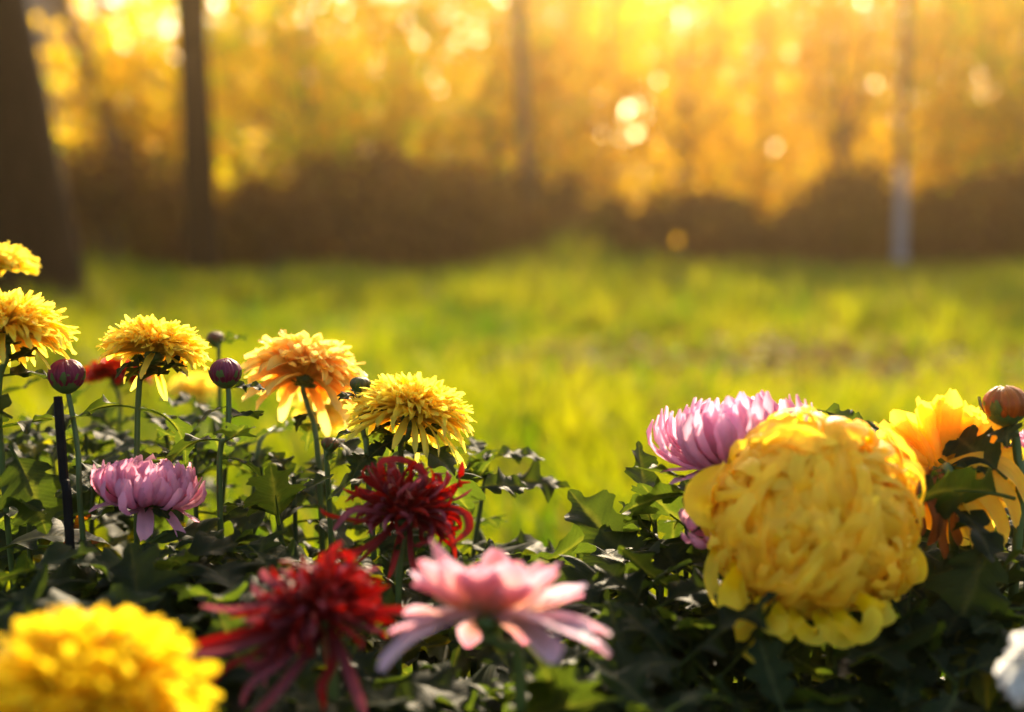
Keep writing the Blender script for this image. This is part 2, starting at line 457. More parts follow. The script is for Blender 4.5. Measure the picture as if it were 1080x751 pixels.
# the far wood reads as one mass
cen, rad = [], []
for q in range(300):
    azi = random.uniform(-27, 27); dd = random.uniform(38, 44)
    hi = 5.4 if -17.5 < azi < -14.5 else 7.0
    cen.append((math.sin(R(azi)) * dd, math.cos(R(azi)) * dd, random.uniform(.4, hi))); rad.append(random.uniform(.9, 1.7))
for q in range(90):
    azi = random.uniform(-27, 27); dd = random.uniform(27, 34)
    cen.append((math.sin(R(azi)) * dd, math.cos(R(azi)) * dd, random.uniform(.2, 1.4))); rad.append(random.uniform(.6, 1.0))
tag(link("far_wood", tri_mesh("far_wood", *leaf_cloud(cen, rad, 52000, .17, (.42, .25, .015), (.64, .40, .05), third=(.24, .22, .014))), mat=M['gold_leaf']),
    "far wood of autumn gold foliage filling the background", "wood", kind='stuff')

# air
m, n, L = new_mat("haze")
o_ = n.new("ShaderNodeOutputMaterial"); pv = n.new("ShaderNodeVolumePrincipled")
pv.inputs["Color"].default_value = (1.0, .70, .36, 1); pv.inputs["Density"].default_value = 0.0030
pv.inputs["Anisotropy"].default_value = 0.88
L(pv.outputs[0], o_.inputs["Volume"])
hb = MB()
x0, x1, y0, y1, z0, z1 = -60, 60, -20, 120, -1.0, 13.5
me = bpy.data.meshes.new("haze")
me.from_pydata([(x, y, z) for z in (z0, z1) for y in (y0, y1) for x in (x0, x1)], [], [(0, 2, 3, 1), (4, 5, 7, 6), (0, 1, 5, 4), (2, 6, 7, 3), (0, 4, 6, 2), (1, 3, 7, 5)])
tag(link("haze", me, mat=m), "warm evening haze over the garden", "haze", kind='stuff')

# ------------------------------------------------------------------ petals
def petal(b, phi, a0, a1, Ln, w, cup=.3, p=1.0, br=.004, bz=0.0, c0=(1, 1, 1), c1=(1, 1, 1), edge=None, nl=7, nw=3, basew=.35, tip=.8, curl=0.0, sway=0.0, twist=0.0, jit=.04, ruf=0.0):
    """One petal from the receptacle: angles (radians) are measured from the flower's axis."""
    t = np.linspace(0, 1, nl + 1)
    al = a0 + (a1 - a0) * t ** p + curl * np.clip((t - .65) / .35, 0, 1) ** 1.5
    st = Ln / nl
    r = br + np.concatenate([[0], np.cumsum(np.sin((al[1:] + al[:-1]) / 2) * st)])
    z = bz + np.concatenate([[0], np.cumsum(np.cos((al[1:] + al[:-1]) / 2) * st)])
    prof = (basew + (1 - basew) * np.clip(t / .55, 0, 1) ** .8)
    q = np.clip((t - tip) / (1 - tip), 0, 1)
    prof = prof * np.sqrt(np.clip(1 - q * q * .93, 0, 1))
    u = np.linspace(-1, 1, nw + 1)
    rh = np.array([math.cos(phi), math.sin(phi), 0]); ph = np.array([-math.sin(phi), math.cos(phi), 0]); zh = np.array([0, 0, 1.])
    nin = -np.cos(al)[:, None] * rh + np.sin(al)[:, None] * zh
    tw = twist * t
    W = w / 2 * prof
    side = np.cos(tw)[:, None] * ph + np.sin(tw)[:, None] * nin
    nor = -np.sin(tw)[:, None] * ph + np.cos(tw)[:, None] * nin
    P = (r[:, None] * rh + z[:, None] * zh + (sway * Ln * t ** 2)[:, None] * ph)[:, None, :] \
        + (u[None, :] * W[:, None])[..., None] * side[:, None, :] + (cup * u[None, :] ** 2 * W[:, None])[..., None] * nor[:, None, :]
    if ruf: P = P + nor[:, None, :] * (ruf * w * np.sin(t * 9 + phi * 7)[:, None] * u[None, :])[..., None]
    P = P + rng.standard_normal(P.shape) * w * jit
    c = lerp(np.array(c0), np.array(c1), (t ** 1.2)[:, None])[:, None, :] * (1 + .10 * rng.standard_normal())
    if edge is not None:
        c = lerp(c, np.array(edge), (np.abs(u)[None, :, None] ** 3 * .8))
    b.grid(P, np.clip(c, 0, 1), rnd=rng.random() * 7)


def ribbon(b, pts, w, c0, c1, normal=(0, 0, 1), cup=.5, n=14, nw=3, tip=.85, basew=.5, twist=0.0):
    """A petal laid along given points (local), rolled across its width."""
    P = spline(pts, n); t = np.linspace(0, 1, n)
    T = np.gradient(P, axis=0); T /= np.linalg.norm(T, axis=1)[:, None] + 1e-9
    N0 = np.array(normal, float)
    S = np.cross(T, N0); S /= np.linalg.norm(S, axis=1)[:, None] + 1e-9
    N = np.cross(S, T)
    tw = twist * t
    S2 = np.cos(tw)[:, None] * S + np.sin(tw)[:, None] * N; N2 = -np.sin(tw)[:, None] * S + np.cos(tw)[:, None] * N
    q = np.clip((t - tip) / (1 - tip), 0, 1)
    W = w / 2 * (basew + (1 - basew) * np.clip(t / .5, 0, 1)) * np.sqrt(np.clip(1 - q * q * .93, 0, 1))
    u = np.linspace(-1, 1, nw + 1)
    G = P[:, None] + (u[None] * W[:, None])[..., None] * S2[:, None] + (cup * u[None] ** 2 * W[:, None])[..., None] * N2[:, None]
    c = lerp(np.array(c0), np.array(c1), t[:, None])[:, None, :]
    b.grid(G, c, rnd=rng.random() * 7)




def pompon(Rr, n, c_in, c_out, a_out=118, wid=.0085, droop=0, flat=1.0):
    """Dome of many strap petals, ragged at the rim."""
    b = MB()
    for i in range(n):
        f = ((i + .5) / n) ** .62
        ae = R(lerp(6, a_out, f ** .9) + U(-9, 9))
        Ln = Rr * lerp(.62, 1.04, f) * U(.86, 1.1)
        c0 = np.array(c_in) * U(.8, 1.05); c1 = lerp(np.array(c_in), np.array(c_out), U(.5, 1))
        petal(b, i * 2.39996 + U(-.2, .2), ae * U(.5, .7), ae * U(1.0, 1.2), Ln, wid * U(.75, 1.2), cup=U(.3, .8), c0=c0, c1=c1, tip=.86, curl=U(-.9, .7), sway=U(-.18, .18), twist=U(-.6, .6), ruf=U(.0, .3), nl=8)
    for i in range(droop):
        a = R(U(120, 150))
        petal(b, random.random() * 6.28, a * .75, a * 1.08, Rr * U(.95, 1.25), wid * U(.9, 1.4), cup=.4, c0=c_in, c1=c_out, sway=U(-.2, .2), twist=U(-.8, .8), curl=U(-.4, .4), nl=8)
    return b.mesh("bloom")


def incurve_ball(Rr, n, c_in, c_out):
    """Ball of overlapping petals that rise and close over towards the top."""
    b = MB()
    for i in range(n):
        ct = 1 - (i + .5) / n * 1.86
        th = math.acos(max(-1, min(1, ct))); phi = i * 2.39996
        Ln = U(.7, 1.15); nl, nw = 9, 4
        t = np.linspace(0, 1, nl + 1)
        tau = th + .42 * Ln - (.85 * Ln) * t + .12 * np.sin(t * 5 + i)
        ph = phi + U(-.75, .75) * t ** 1.5 / max(.35, math.sin(th)) + U(-.15, .15)
        rho = Rr * (U(.58, .70) + U(.30, .44) * np.sin(np.pi * np.clip(t ** 1.1 * .68 + .02, 0, 1)) ** .8) * np.array([1, 1, 1, 1, 1, 1, 1, 1 + U(-.03, .02), 1 + U(-.06, .04), 1 + U(-.1, .06)])
        w = Rr * U(.09, .21)
        bump_ = 1 + .05 * math.sin(3 * phi + 2 * th) + .04 * math.sin(5 * phi - 4 * th + 1) + (U(.02, .10) if random.random() < .2 else 0)
        rho = rho * bump_
        prof = np.clip(t / .3, .45, 1) * np.sqrt(np.clip(1 - (np.clip((t - .72) / .28, 0, 1)) ** 2 * .92, 0, 1))
        u = np.linspace(-1, 1, nw + 1)
        er = np.stack([np.sin(tau) * np.cos(ph), np.sin(tau) * np.sin(ph), np.cos(tau)], -1)
        C = er * rho[:, None]
        T = np.gradient(C, axis=0); T /= np.linalg.norm(T, axis=1)[:, None]
        S = np.cross(T, er); S /= np.linalg.norm(S, axis=1)[:, None]
        N = np.cross(S, T)
        tw = U(-.55, .55); S, N = math.cos(tw) * S + math.sin(tw) * N, -math.sin(tw) * S + math.cos(tw) * N
        P = C[:, None] + (u[None] * (w / 2 * prof)[:, None])[..., None] * S[:, None] - (U(.1, .4) * u[None] ** 2 * (w / 2 * prof)[:, None])[..., None] * N[:, None] * np.sign(np.sum(N * er, 1))[:, None, None]
        P += rng.standard_normal(P.shape) * .0004
        c = lerp(np.array(c_in), np.array(c_out), np.clip(t * 1.2 * U(.6, 1.1), 0, 1)[:, None])[:, None, :]
        b.grid(P, c, rnd=rng.random() * 7)
    th, ph = np.meshgrid(np.linspace(0, np.pi, 14), np.linspace(0, 2 * np.pi, 22), indexing='ij')
    b.grid(np.stack([np.sin(th) * np.cos(ph), np.sin(th) * np.sin(ph), np.cos(th)], -1) * Rr * .68, np.array(c_in))
    return b.mesh("bloom")


def incurve_cup(Rr, n, c_base, c_tip, low=105, wid=.010, layers=1.0):
    """Petals that go out from the base, then rise and close in over the middle."""
    b = MB()
    for i in range(n):
        f = ((i + .5) / n) ** .8
        a0 = R(lerp(25, low + 6, f) + U(-6, 6)); a1 = R(lerp(-50, 4, f ** 1.6) + U(-16, 16))
        Ln = Rr * lerp(.62, 1.28, f) * U(.9, 1.08)
        petal(b, i * 2.39996 + U(-.12, .12), a0, a1, Ln, wid * U(.85, 1.2), cup=U(.35, .75), p=U(1.1, 1.5), c0=np.array(c_base) * U(.9, 1.05), c1=np.array(c_tip) * U(.92, 1.06), tip=.87, nl=9, nw=4, basew=.5, curl=U(-1.1, -.1), sway=U(-.08, .08), twist=U(-.25, .25))
    return b.mesh("bloom")


def loose_petals(parent, specs, mat):
    """Hanging petals that stand out from the bloom, each its own mesh."""
    for s in specs:
        b = MB(); petal(b, **s); link("petal", b.mesh("petal"), parent, mat=mat)


def calyx_mesh(r=.010, hug=False):
    b = MB()
    t = np.linspace(0, 1, 7); ph = np.linspace(0, 2 * np.pi, 12)
    rad = r * np.array([.28, .55, .85, 1.0, .95, .7, .2]); zz = r * (np.array([-1.1, -.95, -.7, -.3, 0, .15, .2]))
    b.grid(np.stack([rad[:, None] * np.cos(ph), rad[:, None] * np.sin(ph), np.broadcast_to(zz[:, None], (7, 12))], -1), np.array((.06, .10, .02)))
    for i in range(14):
        petal(b, i * 2.4 + U(-.2, .2), R(85 if hug else 115), R(-5 if hug else 60), r * (U(1.25, 1.7) if hug else 1.25), r * .5, cup=.3, br=r * .3, bz=-r * .8, c0=(.05, .10, .02), c1=(.09, .13, .03), nl=4, nw=2, tip=.4)
    return b.mesh("calyx")


CALYX = calyx_mesh(.0075)
BUDCALYX = calyx_mesh(.009)


def leaf_mesh(seed, curl, fold, wave):
    """Lobed, toothed chrysanthemum leaf of unit length on a short stalk."""
    r_ = np.random.default_rng(seed)
    nl, nh = 44, 5
    t = np.linspace(0, 1, nl + 1)
    env = np.sin(np.pi * np.clip((t - .16) / .84, 0, 1) ** .72) ** .8 * .33
    lob = 1 - .48 * np.abs(np.cos(np.pi * (np.clip((t - .16) / .84, 0, 1) * 3.4 + .1))) ** 3
    tooth = 1 - .12 * np.abs(np.cos(np.pi * t * 13 + seed)) ** 2
    asym = [1 + .18 * r_.standard_normal(), 1 + .18 * r_.standard_normal()]
    u = np.linspace(-1, 1, 2 * nh + 1)
    hw = np.maximum(env * lob * tooth, .012)
    HW = np.where(u[None] < 0, hw[:, None] * asym[0], hw[:, None] * asym[1])
    X = u[None] * HW
    fwd = .34 * np.abs(X) * np.clip(1.2 - t, 0, 1)[:, None]
    Y0 = t[:, None] + fwd
    ang = curl * t
    yy = np.concatenate([[0], np.cumsum(np.cos(ang[1:]) / nl)]); zz = np.concatenate([[0], np.cumsum(np.sin(ang[1:]) / nl)])
    Y = np.interp(Y0, t, yy) + np.clip(Y0 - 1, 0, 1)
    Z = np.interp(Y0, t, zz) + fold * np.abs(X) - .25 * fold * X * X / .1 + wave * np.sin(t * 14 + seed)[:, None] * np.abs(X) * 1.3 + wave * .5 * np.sin(t * 31 + seed * 2)[:, None] * X
    Z += .006 * np.cos(np.abs(u))[None] * np.sin(t * 40)[:, None] * np.abs(u)[None] * (hw > .02)[:, None]
    mid = np.exp(-(u / .12) ** 2)[None, :, None]
    c = lerp(np.array([.015, .024, .008]), np.array([.042, .050, .019]), mid) * np.ones((nl + 1, 1, 1))
    c = c * (1 + .15 * r_.standard_normal((nl + 1, 2 * nh + 1, 1)) * .4)
    b = MB()
    b.grid(np.stack([X, Y, Z], -1), np.clip(c, 0, 1), U=np.abs(u)[None], T=(t[:, None] - .5 * np.abs(X)))
    sp = np.stack([0 * t[:26], yy[:26], zz[:26] - .010], -1)
    b.tube(sp, np.linspace(.016, .006, 26), (.07, .095, .03), 6)
    me = b.mesh("leaf"); me.materials.append(M['leaf'])
    return me


LEAVES = [leaf_mesh(s, c, f, w) for s, c, f, w in [(1, -.9, .3, .12), (2, -.5, .5, .2), (3, -1.3, .2, .25), (4, .35, .4, .15), (5, -.7, .15, .3), (6, -1.0, .6, .18), (7, -.2, .3, .3), (8, -1.6, .35, .2)]]
DRY = []
for me_ in LEAVES[2:4]:
    d_ = me_.copy(); d_.name = "dry_leaf"
    cc = np.empty(len(d_.vertices) * 4, np.float32); d_.color_attributes["pc"].data.foreach_get("color", cc)
    cc = cc.reshape(-1, 4); cc[:, :3] = cc[:, :3] * np.array([3.2, .75, .5]); d_.color_attributes["pc"].data.foreach_set("color", cc.ravel())
    DRY.append(d_)


YELLOWED = []
for me_ in LEAVES[4:7]:
    d_ = me_.copy(); d_.name = "yellowed_leaf"
    cc = np.empty(len(d_.vertices) * 4, np.float32); d_.color_attributes["pc"].data.foreach_get("color", cc)
    cc = cc.reshape(-1, 4); cc[:, :3] = cc[:, :3] * np.array([4.0, 2.6, .9]); d_.color_attributes["pc"].data.foreach_set("color", cc.ravel())
    YELLOWED.append(d_)


def place_leaf(root, p, az, el, size, roll=0.0, me=None):
    """A leaf whose stalk starts at p (world), pointing to azimuth az, raised by el."""
    o = bpy.data.objects.new("leaf", me or random.choice(LEAVES))
    COL.objects.link(o)
    o.parent = root
    y = Vector((math.cos(az) * math.cos(el), math.sin(az) * math.cos(el), math.sin(el)))
    x = y.cross(Vector((0, 0, 1))).normalized(); z = x.cross(y)
    m = Matrix((x, y, z)).transposed() @ Matrix.Rotation(roll, 3, 'Y')
    o.matrix_local = Matrix.Translation(Vector(p) - root.location) @ m.to_4x4() @ Matrix.Diagonal((size * U(.85, 1.15), size, size, 1))
    return o


GREEN = (.075, .115, .028)


def stem_path(head, axis, via, base):
    pts = [Vector(base)]
    low = via[-1] if via else None
    if low is not None:
        pts.append(lerp(Vector(base), low, .5) + Vector((U(-.01, .01), 0, 0)))
        pts += via[::-1]
    else:
        pts.append(lerp(Vector(base), head, .55) + Vector((U(-.02, .02), U(-.01, .01), 0)))
    ax = Vector(axis).normalized()
    if not via: pts.append(head - ax * .035)
    pts.append(head - ax * .008); pts.append(head)
    P = spline(pts, 26)
    k = np.linspace(0, 1, 26)[:, None]
    return P + (np.sin(k * U(7, 12) + U(0, 6)) * np.array([U(-.004, .004), U(-.003, .003), 0])) * np.sin(np.pi * k)


def flower(label, px, py, d, axis, bloom, mat=None, via=(), spin=0.0, leaves=7, leaf_lo=.35, leaf_hi=.62, name="chrysanthemum", cat="flower", group=None, scale=1.0, calyx=None, stem_r=.0019, lsize=.065, stem_col=GREEN, lean=(0, 0)):
    head = at(px, py, d)
    V = [at(*v) for v in via]
    low = V[-1] if V else head
    base = Vector((low.x + lean[0] + U(-.02, .02), low.y + lean[1] + U(0, .03), .02))
    root = tag(empty(name, base), label, cat, group)
    P = stem_path(head, axis, V, base)
    b = MB(); b.tube(P - np.array(base), np.linspace(stem_r * 1.35, stem_r * .9, len(P)), stem_col, 8)
    link("stem", b.mesh("stem"), root, mat=M['stem'])
    fr = frame(axis, spin).to_4x4()
    bo = link("bloom", bloom, root, mat=mat or M['petal'])
    bo.matrix_local = Matrix.Translation(head - base) @ fr @ Matrix.Scale(scale, 4)
    ca = link("calyx", calyx or CALYX, root, mat=M['stem'])
    ca.matrix_local = Matrix.Translation(head - base) @ fr @ Matrix.Scale(scale, 4)
    a0 = U(0, 6.28)
    for k in range(leaves):
        f = lerp(leaf_lo, leaf_hi, (k + .5) / max(leaves, 1))
        p = P[int(f * (len(P) - 1))]
        place_leaf(root, p, a0 + k * 2.4, U(-.1, .5), lsize * lerp(1.25, .36, (k + .5) / leaves) * U(.85, 1.2), U(-.4, .4))
    return root, bo, Matrix.Translation(head) @ fr @ Matrix.Scale(scale, 4)


Y_IN, Y_OUT = (.92, .68, .08), (.96, .79, .14)
A_IN, A_OUT = (.92, .56, .12), (.95, .74, .22)
P_BASE, P_TIP = (.62, .22, .33), (.80, .42, .54)

# yellow flowers
flower("small yellow flower on a bent stem above the red flower at left", 163, 373, 1.06, (.08, .30, .95), pompon(.037, 580, Y_IN, Y_OUT, 116, droop=6, wid=.0045), via=[(158, 385, 1.06), (148, 430, 1.07)], spin=1, leaves=8, group="yellow flowers at the left")
flower("yellow flower cut off by the left edge beside the purple bud", 6, 352, 1.02, (.0, .30, .95), pompon(.044, 600, Y_IN, Y_OUT, 124, droop=14, wid=.0048), via=[(8, 375, 1.02), (2, 450, 1.03)], spin=2, leaves=8, group="yellow flowers at the left")
flower("yellow flower highest at the left edge and partly out of frame", -8, 286, 1.25, (.0, .1, 1), pompon(.036, 170, Y_IN, Y_OUT, 110), via=[(-12, 400, 1.25)], spin=3, leaves=3, group="yellow flowers at the left")
flower("lemon yellow domed flower in the middle right of the green bud", 433, 440, 1.05, (.10, .34, .92), pompon(.043, 720, Y_IN, (.96, .80, .14), 122, droop=16, wid=.0046), via=[(431, 462, 1.05), (424, 500, 1.06)], spin=.5, leaves=8, group="yellow flowers at the left")
flower("orange gold flower on a slanting stem behind the green bud", 322, 398, 1.16, (.15, .42, .85), pompon(.048, 280, A_IN, A_OUT, 120, wid=.009, droop=10), via=[(327, 430, 1.16), (334, 490, 1.15)], spin=.2, leaves=4)
flower("blurred yellow flower low behind the orange flower", 345, 425, 1.42, (.3, -.5, .5), pompon(.034, 130, Y_IN, Y_OUT, 115), via=[(300, 450, 1.3), (270, 490, 1.22)], leaves=2)
flower("small blurred yellow flower far behind the purple bud", 205, 412, 1.75, (0, -.2, 1), pompon(.03, 110, Y_IN, Y_OUT, 115), leaves=3)
flower("soft blurred yellow flower in the bottom left corner", 92, 742, .64, (.02, -.30, .95), pompon(.052, 420, (.84, .56, .03), (.92, .72, .07), 125, wid=.0085), spin=1.3, leaves=0)
rt, big, mw = flower("big round golden flower with curled lower petals at the right", 856, 546, .92, (.05, -.55, .70), incurve_ball(.0610, 900, (.94, .60, .04), (.97, .78, .11)), spin=.4, leaves=5, stem_r=.0035, leaf_hi=.7)
# its hanging, hooked lower petals (local to the bloom, laid out along the ball)
inv = mw.inverted()
for pts, w, nrm in [([(775, 590, 0.900), (778, 625, 0.880), (784, 655, .875), (792, 682, .873), (808, 690, .87), (816, 682, .868)], .018, (0, -1, 0)),
                    ([(835, 640, 0.880), (840, 655, 0.860), (850, 668, 0.860), (866, 670, 0.860), (862, 660, 0.860)], .014, (0, -1, 0)),
                    ([(880, 640, 0.880), (890, 655, 0.860), (905, 668, 0.860), (918, 660, 0.860), (920, 640, 0.860)], .016, (0, -1, 0)),
                    ([(800, 630, 0.880), (806, 650, 0.865), (816, 660, 0.860), (830, 655, 0.860)], .014, (0, -1, 0)),
                    ([(770, 560, 0.930), (755, 585, 0.910), (752, 615, 0.900), (765, 640, 0.890)], .014, (-.6, -.8, 0)),
                    ([(790, 492, 0.930), (762, 498, 0.915), (742, 512, 0.910), (738, 532, 0.910), (752, 546, 0.915), (768, 548, 0.920)], .026, (-.5, -.5, .6)),
                    ([(930, 540, 0.940), (945, 575, 0.930), (952, 595, 0.930), (974, 602, 0.930)], .016, (.3, -.9, 0)),
                    ([(818, 636, .875), (822, 650, .862), (828, 664, .862), (838, 668, .865)], .015, (0, -1, 0)),
                    ([(862, 645, .88), (868, 656, .865), (880, 668, .86), (892, 672, .862), (900, 664, .865)], .017, (0, -1, 0)),
                    ([(905, 630, .88), (918, 640, .866), (930, 648, .866), (940, 640, .87)], .018, (0, -1, 0)),
                    ([(778, 600, .89), (768, 622, .875), (772, 645, .87), (788, 655, .87)], .018, (0, -1, 0)),
                    ([(940, 560, .92), (958, 580, .90), (966, 600, .90), (962, 616, .905)], .018, (.3, -.9, 0)),
                    ([(920, 590, 0.920), (932, 610, 0.910), (938, 628, 0.910), (928, 640, 0.910)], .018, (.3, -.9, 0))]:
    b = MB(); ribbon(b, [inv @ at(*p) for p in pts], w * .8, (.90, .58, .03), (.94, .76, .09), normal=inv.to_3x3() @ Vector(nrm), cup=.3)
    link("petal", b.mesh("petal"), big, mat=M['petal'])
rt, amb, mw = flower("amber flower with a withered brown middle right of the big golden one", 996, 500, 1.0, (.20, .90, .16), pompon(.053, 120, (.91, .56, .05), (.95, .74, .12), 106, wid=.014), spin=.3, leaves=4, leaf_lo=.5, stem_r=.003)
inv = mw.inverted()
for pts, w in [([(985, 495, .975), (978, 520, .955), (985, 548, .95), (978, 575, .955)], .010), ([(988, 495, .975), (996, 525, .955), (990, 560, .955), (996, 590, .96)], .008), ([(980, 495, .975), (962, 512, .955), (958, 545, .95), (966, 560, .955)], .011),
               ([(990, 498, .98), (1008, 520, .965), (1004, 555, .96), (1012, 575, .965)], .008), ([(983, 495, .975), (968, 530, .96), (972, 565, .96)], .007)]:
    b = MB(); ribbon(b, [inv @ at(*p) for p in pts], w, (.34, .15, .03), (.16, .06, .02), normal=inv.to_3x3() @ Vector((.2, -.9, .2)), cup=.7, twist=U(-.8, .8))
    tag(link("petal", b.mesh("petal"), amb, mat=M['petal']), "withered brown hanging petal")
for pts, w in [([(998, 496, .985), (1030, 500, .97), (1058, 520, .97), (1072, 556, .98)], .016), ([(998, 500, .985), (1024, 512, .965), (1046, 538, .965), (1060, 574, .975)], .017), ([(997, 503, .985), (1016, 524, .96), (1034, 552, .96), (1046, 580, .97)], .016),
               ([(1000, 492, .985), (1036, 486, .975), (1066, 500, .975), (1082, 530, .985)], .015), ([(996, 505, .985), (1008, 530, .96), (1022, 560, .96), (1028, 584, .97)], .014)]:
    b = MB(); ribbon(b, [inv @ at(*p) for p in pts], w, (.90, .50, .05), (.95, .72, .11), normal=inv.to_3x3() @ Vector((.3, -.7, .6)), cup=.4)
    link("petal", b.mesh("petal"), amb, mat=M['petal'])
# pink flowers
rt, bo, mw = flower("pink incurved flower in the dark leaves beside the black stake", 154, 528, 1.03, (.10, .12, .97), incurve_cup(.041, 230, P_BASE, P_TIP, 112, wid=.0078), via=[(156, 545, 1.03)], leaves=5, leaf_hi=.6, lsize=.08)
loose_petals(bo, [dict(phi=3.6, a0=R(95), a1=R(118), Ln=.037, w=.011, cup=.4, c0=P_BASE, c1=P_TIP), dict(phi=5.0, a0=R(110), a1=R(170), Ln=.034, w=.012, cup=.4, c0=P_BASE, c1=P_TIP),
                  dict(phi=5.8, a0=R(105), a1=R(150), Ln=.042, w=.011, cup=.4, c0=P_BASE, c1=P_TIP), dict(phi=.2, a0=R(100), a1=R(130), Ln=.046, w=.011, cup=.4, c0=P_BASE, c1=P_TIP)], M['petal'])
rt, bo, mw = flower("lilac pink flower behind the big golden one at the right", 780, 490, .99, (-.03, .16, .97), incurve_cup(.062, 260, (.66, .28, .40), (.82, .48, .61), 104, wid=.0088), leaves=6, leaf_lo=.5, leaf_hi=.85, lsize=.08)
loose_petals(bo, [dict(phi=3.3, a0=R(95), a1=R(92), Ln=.053, w=.012, cup=.4, c0=P_BASE, c1=P_TIP), dict(phi=3.6, a0=R(100), a1=R(104), Ln=.055, w=.012, cup=.4, c0=P_BASE, c1=P_TIP),
                  dict(phi=3.9, a0=R(102), a1=R(112), Ln=.055, w=.012, cup=.4, c0=P_BASE, c1=P_TIP), dict(phi=3.0, a0=R(95), a1=R(60), Ln=.056, w=.012, cup=.4, c0=P_BASE, c1=P_TIP)], M['petal'])
flower("small pink flower peeping out left of the big golden one", 765, 560, .95, (-.4, -.2, .8), incurve_cup(.028, 60, P_BASE, P_TIP, 100), leaves=2)
flower("small pink flower behind the orange red bud at the right edge", 1066, 480, 1.06, (-.1, .2, 1), incurve_cup(.024, 60, P_BASE, P_TIP, 100), leaves=3)
flower("white flower cut off by the right edge near the bottom", 1116, 712, .72, (-.1, -.4, .9), pompon(.026, 200, (.70, .68, .62), (.80, .80, .78), 125), leaves=2)

# open pink and white flower in front: every petal a mesh of its own
head = at(515, 652, .76)
ob = MB()
for i in range(26):
    petal(ob, i * 2.4, R(U(5, 50)), R(U(-10, 40)), U(.012, .022), .006, cup=.5, c0=(.5, .36, .05), c1=(.62, .24, .30), nl=5)
rt, bo, mw = flower("blurred open pink and white flower with drooping petals in front", 515, 652, .76, (.04, .30, .95), ob.mesh("bloom"), via=[(528, 680, .76), (545, 720, .77)], leaves=2, stem_r=.003, leaf_hi=.6)
WB, WT, PK = (.46, .30, .14), (.66, .52, .64), (.54, .18, .26)
specs = []
for phi, a0, a1, Ln, w, c1 in [(3.75, 92, 140, .068, .021, WT), (5.55, 86, 112, .068, .026, WT), (5.95, 84, 108, .064, .024, PK), (3.15, 80, 39, .046, .024, WT), (3.5, 70, 66, .042, .024, PK), (2.3, 65, 34, .052, .020, PK),
                              (4.3, 65, 39, .038, .020, PK), (4.75, 60, 34, .036, .022, PK), (5.2, 70, 64, .040, .022, PK), (.2, 78, 70, .050, .022, PK), (.7, 66, 30, .048, .020, PK), (1.2, 70, 59, .040, .02, PK), (1.7, 70, 64, .040, .02, PK),
                              (1.0, 95, 130, .036, .018, PK), (1.9, 98, 140, .034, .017, PK), (2.8, 85, 95, .045, .02, PK), (.1, 88, 118, .060, .022, WT), (4.0, 72, 27, .046, .023, PK), (4.6, 76, 31, .044, .025, PK), (5.05, 74, 29, .047, .024, PK), (5.6, 76, 39, .048, .024, PK), (3.55, 76, 29, .048, .023, PK), (2.6, 60, 21, .056, .018, PK), (1.5, 58, 19, .050, .020, PK), (.45, 66, 35, .050, .021, PK), (6.1, 74, 64, .052, .023, WT), (5.35, 94, 130, .058, .023, WT), (6.2, 90, 122, .064, .023, PK), (3.4, 92, 112, .050, .020, PK)]:
    specs.append(dict(phi=phi, a0=R(a0), a1=R(a1), Ln=Ln, w=w, cup=.4, c0=WB, c1=c1, edge=(.64, .46, .57), nl=10, nw=6, tip=.6, basew=.3, jit=.01, ruf=.06))
loose_petals(bo, specs, M['petal'])

# red spider flowers
RB, RT = (.09, .004, .005), (.36, .016, .012)


def spider(Rr, n, seed):
    b = MB()
    for i in range(n):
        f = (i + .5) / n
        a = R(lerp(5, 125, f) + U(-22, 22))
        petal(b, i * 2.39996 + U(-.4, .4), a * U(.4, .8), a * U(.9, 1.5), Rr * U(.45, 1.0), U(.0022, .0048), cup=U(.8, 1.4), c0=RB, c1=lerp(np.array(RB), np.array(RT if i % 4 else (.36, .09, .12)), U(.3, 1)), nl=9, nw=4, curl=U(-2.6, 2.2), sway=U(-.6, .6), twist=U(-2.5, 2.5), basew=.6, tip=.85, br=.006)
    return b.mesh("bloom")


def red(label, px, py, d, axis, Rr, n, arms, scale_w=1.0, **kw):
    rt, bo, mw = flower(label, px, py, d, axis, spider(Rr * 1.08, int(n * 2), 1), M['red_petal'], **kw)
    inv = mw.inverted()
    for pts, w in arms:
        b = MB(); ribbon(b, [inv @ at(*p) for p in pts], w * .58 * scale_w, RB, random.choice([(.30, .018, .015), (.36, .03, .02), (.30, .08, .10)]), normal=inv.to_3x3() @ Vector((U(-.3, .3), -.5, .8)), cup=.9, nw=4, n=16, twist=U(-1.6, 1.6), basew=.75, tip=.6)
        link("petal", b.mesh("petal"), bo, mat=M['red_petal'])
    return rt


red("dark red spidery flower below the lemon yellow one", 428, 548, .96, (.15, .2, .95), .040, 120,
    [([(430, 540, .96), (450, 508, .95), (432, 490, .95), (405, 488, .94), (402, 502, .94)], .010), ([(445, 535, .96), (478, 520, .96), (484, 500, .95), (487, 486, .95)], .009),
     ([(420, 548, .95), (385, 552, .93), (345, 545, .92), (337, 537, .92)], .010), ([(450, 540, .95), (485, 540, .94), (495, 560, .93), (478, 575, .92)], .010),
     ([(425, 555, .95), (418, 580, .94), (408, 612, .93)], .008), ([(432, 555, .95), (436, 590, .94), (446, 618, .94)], .008), ([(415, 555, .94), (385, 578, .92), (330, 592, .91)], .008),
     ([(440, 545, .95), (470, 562, .93), (480, 590, .93)], .008), ([(420, 552, .95), (395, 580, .93), (372, 600, .92)], .008), ([(410, 545, .94), (375, 540, .92), (352, 560, .92)], .009)], leaves=4)
